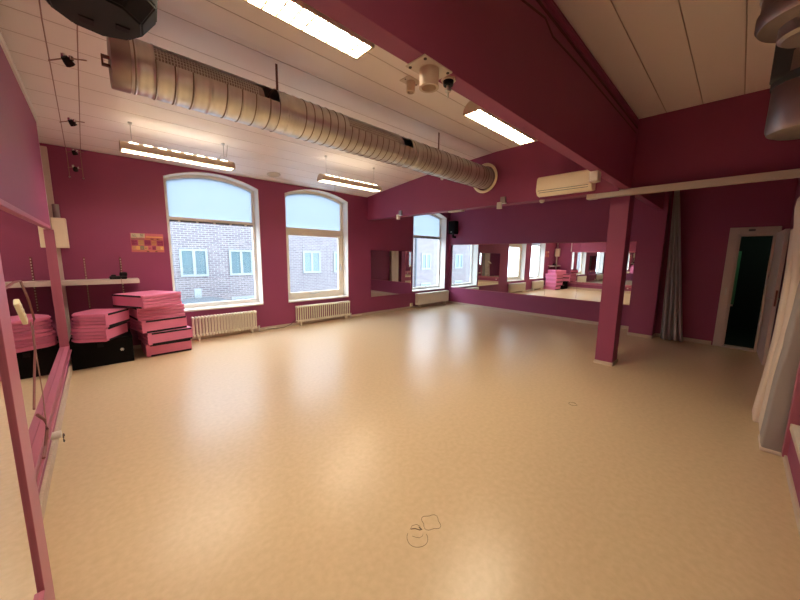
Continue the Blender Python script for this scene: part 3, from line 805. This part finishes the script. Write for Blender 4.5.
# small spots and sensors on the lower edge of the bulkhead
def small_sensor(y, label, big=True):
    t = thing('alarm_sensor', (5.2, y, 2.5), label, 'sensor', 'small sensors along the bulkhead edge')
    MB().box((-.03, -.045, .0), (0, .045, .12), .006).build('back_box', M['pipe'], t)
    if big:
        MB().cyl((-.02, .06, -.075), (-.02, .06, .03), .045, n=20).build('lamp_body', M['white'], t, smooth=True)
        MB().box((-.035, -.07, .0), (-.01, .10, .014), .003).build('arm', M['steel'], t)
    return t
small_sensor(5.50, 'white sensor on the bulkhead edge near the window wall')
small_sensor(2.92, 'white sensor on the bulkhead edge between duct and air conditioner')
t = thing('smoke_detector', (5.16, 2.27, 2.5), 'tiny round detector under the bulkhead edge below the air conditioner', 'detector')
MB().lathe([(0, -.045), (.02, -.045), (.035, -.03), (.04, 0), (0, .0)], (.08, 0, 0), 'z', 20).build('cap', M['offwhite'], t, smooth=True)
MB().box((.05, -.02, -.005), (.11, .02, .0)).build('base', M['pipe'], t)
t = thing('vent_cover', (5.30, 4.0, 2.5), 'flat white strip light cover under the bulkhead near the third window', 'cover')
MB().box((-.05, -.17, -.03), (.05, .17, 0), .01).build('body', M['white'], t)
MB().box((-.03, -.14, -.034), (.03, .14, -.03)).build('lens', M['offwhite'], t)
# round ceiling disc near the window wall
yd = 6.35
t = thing('ceiling_disc', (2.62, yd, zc(yd)+.004), 'round white ceiling vent disc between the first two windows', 'vent')
MB().lathe([(0, -.022), (.11, -.022), (.125, -.01), (.125, .0), (0, 0)], (0, 0, 0), 'z', 32).build('rim', M['offwhite'], t, smooth=True)
MB().lathe([(0, -.026), (.085, -.026), (.085, -.02), (0, -.02)], (0, 0, 0), 'z', 32).build('plate', M['fixture'], t, smooth=True)
t.rotation_euler = (-math.atan(.23/2.15), 0, 0)
# bulb below duct
t = thing('smoke_detector', (4.35, 3.6, zc(3.6)), 'small white detector on the ceiling edge beneath the duct end', 'detector')
MB().cyl((0, 0, -.46), (0, 0, 0), .004, n=8).build('stem', M['steel'], t)
MB().lathe([(0, -.50), (.02, -.50), (.028, -.48), (.012, -.455), (0, -.455)], (0, 0, 0), 'z', 16).build('cap', M['white'], t, smooth=True)

# cables on the dark face of the beam, below the right-hand ceiling
t = thing('beam_cable', (2.0, 1.14, 3.3), 'dark red painted cables and pipe along the top of the beam face', 'cable')
MB().tube([(-1.8, -.015, -.10), (.08, -.015, -.10), (.42, -.015, -.045), (.56, -.015, -.10), (1.2, -.015, -.08), (1.9, -.015, -.075), (3.3, -.015, -.07)], .012).build('lower_cable', M['cable_maroon'], t, smooth=True)
MB().tube([(-1.8, -.018, .0), (3.33, -.018, .0)], .013).build('middle_cable', M['cable_maroon'], t, smooth=True)
MB().tube([(-1.8, -.025, .055), (3.33, -.025, .055)], .02).build('upper_pipe', M['wall'], t, smooth=True)

# ------------------------------------------------------------------ zinc pipes top right
t = thing('ventilation_pipe', (2.30, -.105, 2.55), 'dull zinc ventilation pipe coming down from the ceiling at the top right corner', 'pipe')
MB().lathe([(0, .0), (.085, .0), (.10, .012), (.10, .06), (.165, .07), (.175, .085), (.175, .13), (.165, .14), (.165, .86)], (0, 0, 0), 'z', 40).build('body', M['pipe'], t, smooth=True)
MB().lathe([(.165, .20), (.172, .205), (.172, .235), (.165, .24)], (0, 0, 0), 'z', 40).build('seam_ring', M['pipe'], t, smooth=True)
t = thing('silencer_pipe', (3.0, -.175, 2.32), 'hanging zinc pipe end with a dark band, below the pipe in the top right corner', 'pipe')
MB().lathe([(0, .0), (.12, .0), (.15, .015), (.16, .04), (.155, .42), (.13, .47), (.09, .49), (.085, 1.075)], (0, 0, 0), 'z', 40).build('body', M['pipe'], t, smooth=True)
MB().lathe([(.158, .27), (.164, .272), (.164, .315), (.158, .317)], (0, 0, 0), 'z', 40).build('band', M['roofgrey'], t, smooth=True)
MB().box((-.12, .06, .30), (-.02, .17, .50), .008).build('control_box', M['roofgrey'], t)
# ------------------------------------------------------------------ silver curtain by the far wall
def gathered(name, x0, y0, x1, y1, z0, z1, folds, depth, m, parent, taper=.5, steps=18, seed=1, shift=0):
    """a bunched curtain: a folded cloth sheet with thickness, narrower at the top"""
    rnd = random.Random(seed); s_ = MB(); n = folds*8; rows = []
    d_ = Vector((x1-x0, y1-y0, 0)); nrm = Vector((-d_.y, d_.x, 0)).normalized(); c = Vector(((x0+x1)/2, (y0+y1)/2, 0))
    phs = [rnd.uniform(-.5, .5) for _ in range(folds+1)]
    for i in range(steps+1):
        f = i/steps; z = z0+(z1-z0)*f; k = 1-(1-taper)*f; row = []
        for j in range(n+1):
            u = j/n-.5; a = 2*PI*folds*(j/n)
            off = math.sin(a+phs[int(j/8)]*.6+f*.6)*depth*(1-.3*f)
            p_ = c+d_*(u*k+shift*f)+nrm*off; row.append(s_.bm.verts.new((p_.x, p_.y, z)))
        rows.append(row)
    for A_, B_ in zip(rows, rows[1:]):
        for j in range(n): s_.bm.faces.new((A_[j], A_[j+1], B_[j+1], B_[j]))
    o = s_.build(name, m, parent, smooth=True)
    mo = o.modifiers.new('thickness', 'SOLIDIFY'); mo.thickness = .006
    return o
t = thing('curtain', (8.12, .76, 0), 'bunched silver grey curtain hanging beside the dark door wall', 'curtain')
gathered('cloth', -.0, -.17, -.02, .17, .01, 2.98, 4, .055, M['curtain'], t, .20, seed=4, shift=.62)
MB().cyl((0, .10, 2.99), (0, .28, 2.99), .012, n=12).build('rail', M['curtain_bar'], t, smooth=True)
for yy in (.12, .26): MB().cyl((0, yy, 2.99), (.18, yy, 2.99), .008, n=8).build('rail_bracket', M['curtain_bar'], t)

# ------------------------------------------------------------------ white sheets leaning by the near right-hand wall
def soft_slab(name, outline, m, parent, bev=.02):
    """vertical soft panel: rows of (z, x_near, x_far, y_out, y_back)"""
    s_ = MB(); rows = []
    for z, xn, xf, yo, yb_ in outline:
        pts = []
        w_ = .025*math.sin(z*4.1)+.012*math.sin(z*11)
        for u in (0, .25, .5, .75, 1): pts.append((xn+(xf-xn)*u, yo+w_*.35*math.sin(u*6+z*2), z))
        pts += [(xf, yb_, z), (xn, yb_, z)]
        rows.append([s_.bm.verts.new(p_) for p_ in pts])
    for A_, B_ in zip(rows, rows[1:]):
        k = len(A_)
        for j in range(k): s_.bm.faces.new((A_[j], A_[(j+1) % k], B_[(j+1) % k], B_[j]))
    s_.bm.faces.new(rows[0][::-1]); s_.bm.faces.new(rows[-1])
    o = s_.build(name, m, parent, smooth=False)
    mo = o.modifiers.new('bevel', 'BEVEL'); mo.width = bev; mo.segments = 3; mo.limit_method = 'ANGLE'; mo.angle_limit = math.radians(50)
    for p_ in o.data.polygons: p_.use_smooth = True
    return o
t = thing('padded_panel', (4.3, -.38, 0), 'tall white padded panel with rounded top leaning at the right edge', 'padded panel')
rows = [(z, -.02, .30, yo, -.115) for z, yo in ((.02, .085), (.3, .072), (.7, .062), (1.1, .042), (1.5, .048), (1.8, .068), (2.05, .095), (2.14, .09), (2.17, .06))]
soft_slab('padding', rows, M['sheet'], t)
rows = [(z, .31, .62, yo, -.115) for z, yo in ((.0, .12), (.4, .09), (.9, .07), (1.4, .065), (1.9, .07))]
soft_slab('back_padding', rows, M['sheet'], t)
t = thing('hanging_sheet', (3.98, -.42, 0), 'greyish white sheet flaring to the floor in front of the white padded panel', 'sheet')
rows = [(z, -.03, .27, yo, -.045) for z, yo in ((.03, .125), (.25, .115), (.6, .10), (1.0, .085), (1.37, .068), (1.6, .045), (1.9, .02), (2.1, .005))]
soft_slab('cloth', rows, M['sheet2'], t, .012)
MB().box((-.035, -.04, .0), (.27, .13, .035), .012).build('hem', M['sheet'], t)

# ------------------------------------------------------------------ cable reel items on left post
t = thing('power_strip', (-.35, 2.86, 1.24), 'white power strip hanging tilted behind the pink frame post', 'power strip')
ps = MB(); ps.box((-.012, -.12, -.02), (.012, .12, .02), .007); ps.bm.transform(Matrix.Rotation(math.radians(-38), 4, 'X')); ps.build('body', M['ac'], t, smooth=False)
for k in range(3):
    q = MB().cyl((.010, -.07+k*.055, 0), (.014, -.07+k*.055, 0), .012, n=14)
    q.bm.transform(Matrix.Rotation(math.radians(-38), 4, 'X')); q.build('socket', M['radiator'], t)
MB().tube([(.03, -.62, .18), (.035, -.35, .20), (.03, -.12, .19), (.03, .06, .06), (.03, .16, -.07), (.02, .14, -.12), (.03, .02, -.24), (.03, -.14, -.36), (.03, -.3, -.5)], .0055).build('cable', M['cable_red'], t, smooth=True)
t = thing('extension_cord', (-.34, 2.95, 1.1), 'thin brown cord loop hanging in front of the left mirror', 'cord')
MB().tube([(0, .1, .05), (0, .13, -.15), (0, .15, -.45), (-.01, .18, -.8)], .003, 6).build('thin_strand', M['cable_copper'], t, smooth=True)
MB().tube([(0.02, -.32, -.42), (.03, -.2, -.50), (.03, -.16, -.58), (.02, -.22, -.66), (.02, -.33, -.68)], .008).build('loop', M['cable_red'], t, smooth=True)
t = thing('door_stop', (-.355, 3.40, .22), 'small white round stopper with a metal ring above the left baseboard', 'stopper')
MB().cyl((-.01, 0, 0), (.045, 0, 0), .028, n=20).build('knob', M['white'], t, smooth=True)
MB().tube([(.055, .0+.03*math.cos(a), -.035+.03*math.sin(a)) for a in [k*PI/8 for k in range(14)]], .004).build('ring', M['cable_dark'], t, smooth=True)
# sockets and cable along window wall
t = thing('wall_outlet', (6.86, YB, .03), 'small cream outlet low on the window wall beside the far radiator', 'outlet')
MB().box((-.05, -.04, .03), (.05, 0, .13), .006).build('cover', M['ac'], t)
MB().cyl((0, -.043, .08), (0, -.04, .08), .02, n=16).build('socket', M['offwhite'], t)
t = thing('floor_cable', (2.6, 6.70, .012), 'thin cable lying along the window wall between the two column radiators', 'cable')
MB().tube([(-.25, 0, .05), (-.1, -.01, .008), (.05, -.05, .0), (.25, -.03, .0), (.42, .01, .03), (.52, .03, .11)], .006).build('cable', M['cable_dark'], t, smooth=True)

# ------------------------------------------------------------------ marks in the floor
def ringmesh(pts, r, closed=True):
    s_ = MB(); s_.tube(pts, r, 5); return s_
def floor_ring(x, y, rad, wob, label, extra=False, half=False):
    t = thing('floor_plug', (x, y, 0), label, 'floor plug', 'cut outlines of covered plugs in the floor')
    n = 40; seg = range(n+1) if not half else range(12, 39)
    pts = [((rad+wob*math.sin(4*(2*PI*k/n)+.6))*math.cos(2*PI*k/n), (rad+wob*math.sin(4*(2*PI*k/n)+.6))*math.sin(2*PI*k/n), .0005) for k in seg]
    ringmesh(pts, .0013).build('cut_line', M['mark'], t)
    if extra:
        B2 = lambda pts_: [(.69*v+.72*u, .72*v-.69*u, .0005) for u, v in pts_]   # u across, v away from the viewer
        ringmesh(B2([(-.04, .055), (-.028, .082), (.0, .092), (.02, .078), (.022, .058)]), .0012).build('arc_scratch', M['mark'], t)
        ringmesh(B2([(-.035, .058), (-.01, .062), (.018, .052), (.03, .056), (.012, .074), (.02, .060)]), .0028).build('scuff', M['mark'], t)
        ringmesh(B2([(-.03, .012), (-.01, .004), (.012, .0), (.03, .012), (.034, .028)]), .001).build('inner_scratch', M['mark'], t)
    return t
floor_ring(1.196, 1.092, .060, .001, 'round cut outline in the floor with scuffs, nearest the viewer', True, True)
floor_ring(1.335, 1.11, .055, .008, 'wavy edged cut outline in the floor beside the round one')
floor_ring(3.68, 1.09, .04, .002, 'small faint ring in the floor towards the column')

# ------------------------------------------------------------------ outside: brick building opposite
YO = 15.4
t = thing('brick_building', (0, YO, -5), 'pale brick building across the street seen through the windows', 'building')
XO = -2.2
wins = []
for row in (-1.48, .62, 3.6):
    for x in (-4.2, -1.6, .55, 2.40, 4.22, 7.68, 9.5, 12.4, 14.2, 16.6, 19.2, 22, 25, 28):
        wins.append((x, x+1.0, row, row+1.13))
MB().box((-8, 0, 0), (36, 6, 10.5)).build('wall', M['brick'], t)
wp = None
for (x0, x1, z0, z1) in wins:
    z0 += 5; z1 += 5
    f = MB(); w_ = .09
    for a, b_ in (((x0, z0), (x1, z0+w_)), ((x0, z1-w_), (x1, z1)), ((x0, z0+w_), (x0+w_, z1-w_)), ((x1-w_, z0+w_), (x1, z1-w_)), (((x0+x1)/2-w_*.6, z0+w_), ((x0+x1)/2+w_*.6, z1-w_))):
        f.box((a[0], -.05, a[1]), (b_[0], .02, b_[1]))
    fr = f.build('window', M['bframe'], t)
    MB().box((x0+w_, -.02, z0+w_), (x1-w_, -.005, z1-w_)).build('pane', M['bpane'], fr)
MB().cyl((16.0, -.08, 0), (16.0, -.08, 10.3), .06, n=10).build('drainpipe', M['roofgrey'], t)
MB().cyl((6.8, -.08, 0), (6.8, -.08, 10.3), .05, n=10).build('drainpipe', M['bframe'], t)
t = thing('round_roof', (2.65, 13.2, -5), 'low grey domed roof with a pale chimney outside the first window', 'roof')
MB().lathe([(1.25, 4.2), (1.2, 4.55), (.95, 4.80), (.5, 4.96), (0, 5.0)], (0, 0, 0), 'z', 28).build('dome', M['roofgrey'], t, smooth=True)
MB().cyl((0, 0, 0), (0, 0, 4.2), 1.2, n=28).build('drum', M['brick'], t)
MB().box((-.22, -.10, 4.9), (-.02, .10, 5.32), .01).build('chimney', M['bframe'], t)
struct(MB().box((-40, 7.5, -5.3), (60, 60, -5)).build('ground', M['ground']))

# ------------------------------------------------------------------ light
wd = bpy.data.worlds.new('overcast'); sc.world = wd; wd.use_nodes = True
nt = wd.node_tree; bg = nt.nodes['Background']
bg.inputs['Color'].default_value = (.76, .86, 1, 1); bg.inputs['Strength'].default_value = 7.0
lt = bpy.data.lights.new('corridor_fill', 'POINT'); lt.energy = 4; lt.color = (.6, 1, .7); lt.shadow_soft_size = .1  # weak green fill added inside the corridor, no visible source
lo = bpy.data.objects.new('corridor_fill', lt); COL.objects.link(lo); lo.location = (9.3, -.6, 2.3)

# ------------------------------------------------------------------ camera
yaw, pit, rol = math.radians(46.54), math.radians(8.0), math.radians(.75)
F = Vector((math.cos(yaw)*math.cos(pit), math.sin(yaw)*math.cos(pit), -math.sin(pit)))
r = Vector((math.sin(yaw), -math.cos(yaw), 0)); u = r.cross(F)
r2 = r*math.cos(rol)+u*math.sin(rol); u2 = -r*math.sin(rol)+u*math.cos(rol)
cam = bpy.data.cameras.new('camera'); co = bpy.data.objects.new('camera', cam); COL.objects.link(co)
mw = Matrix((r2, u2, -F)).transposed().to_4x4(); mw.translation = (0, 0, 1.6)
co.matrix_world = mw
cam.sensor_width = 36; cam.lens = 36*318.5/800; cam.clip_start = .02; cam.clip_end = 300
sc.camera = co

sc.view_settings.view_transform = 'Standard'; sc.view_settings.look = 'None'
sc.view_settings.gamma = 1; sc.view_settings.use_curve_mapping = False
sc.view_settings.exposure = .64
sc.cycles.use_denoising = True
sc.cycles.max_bounces = 14; sc.cycles.diffuse_bounces = 8; sc.cycles.glossy_bounces = 8; sc.cycles.transparent_max_bounces = 12
sc.cycles.sample_clamp_indirect = 8
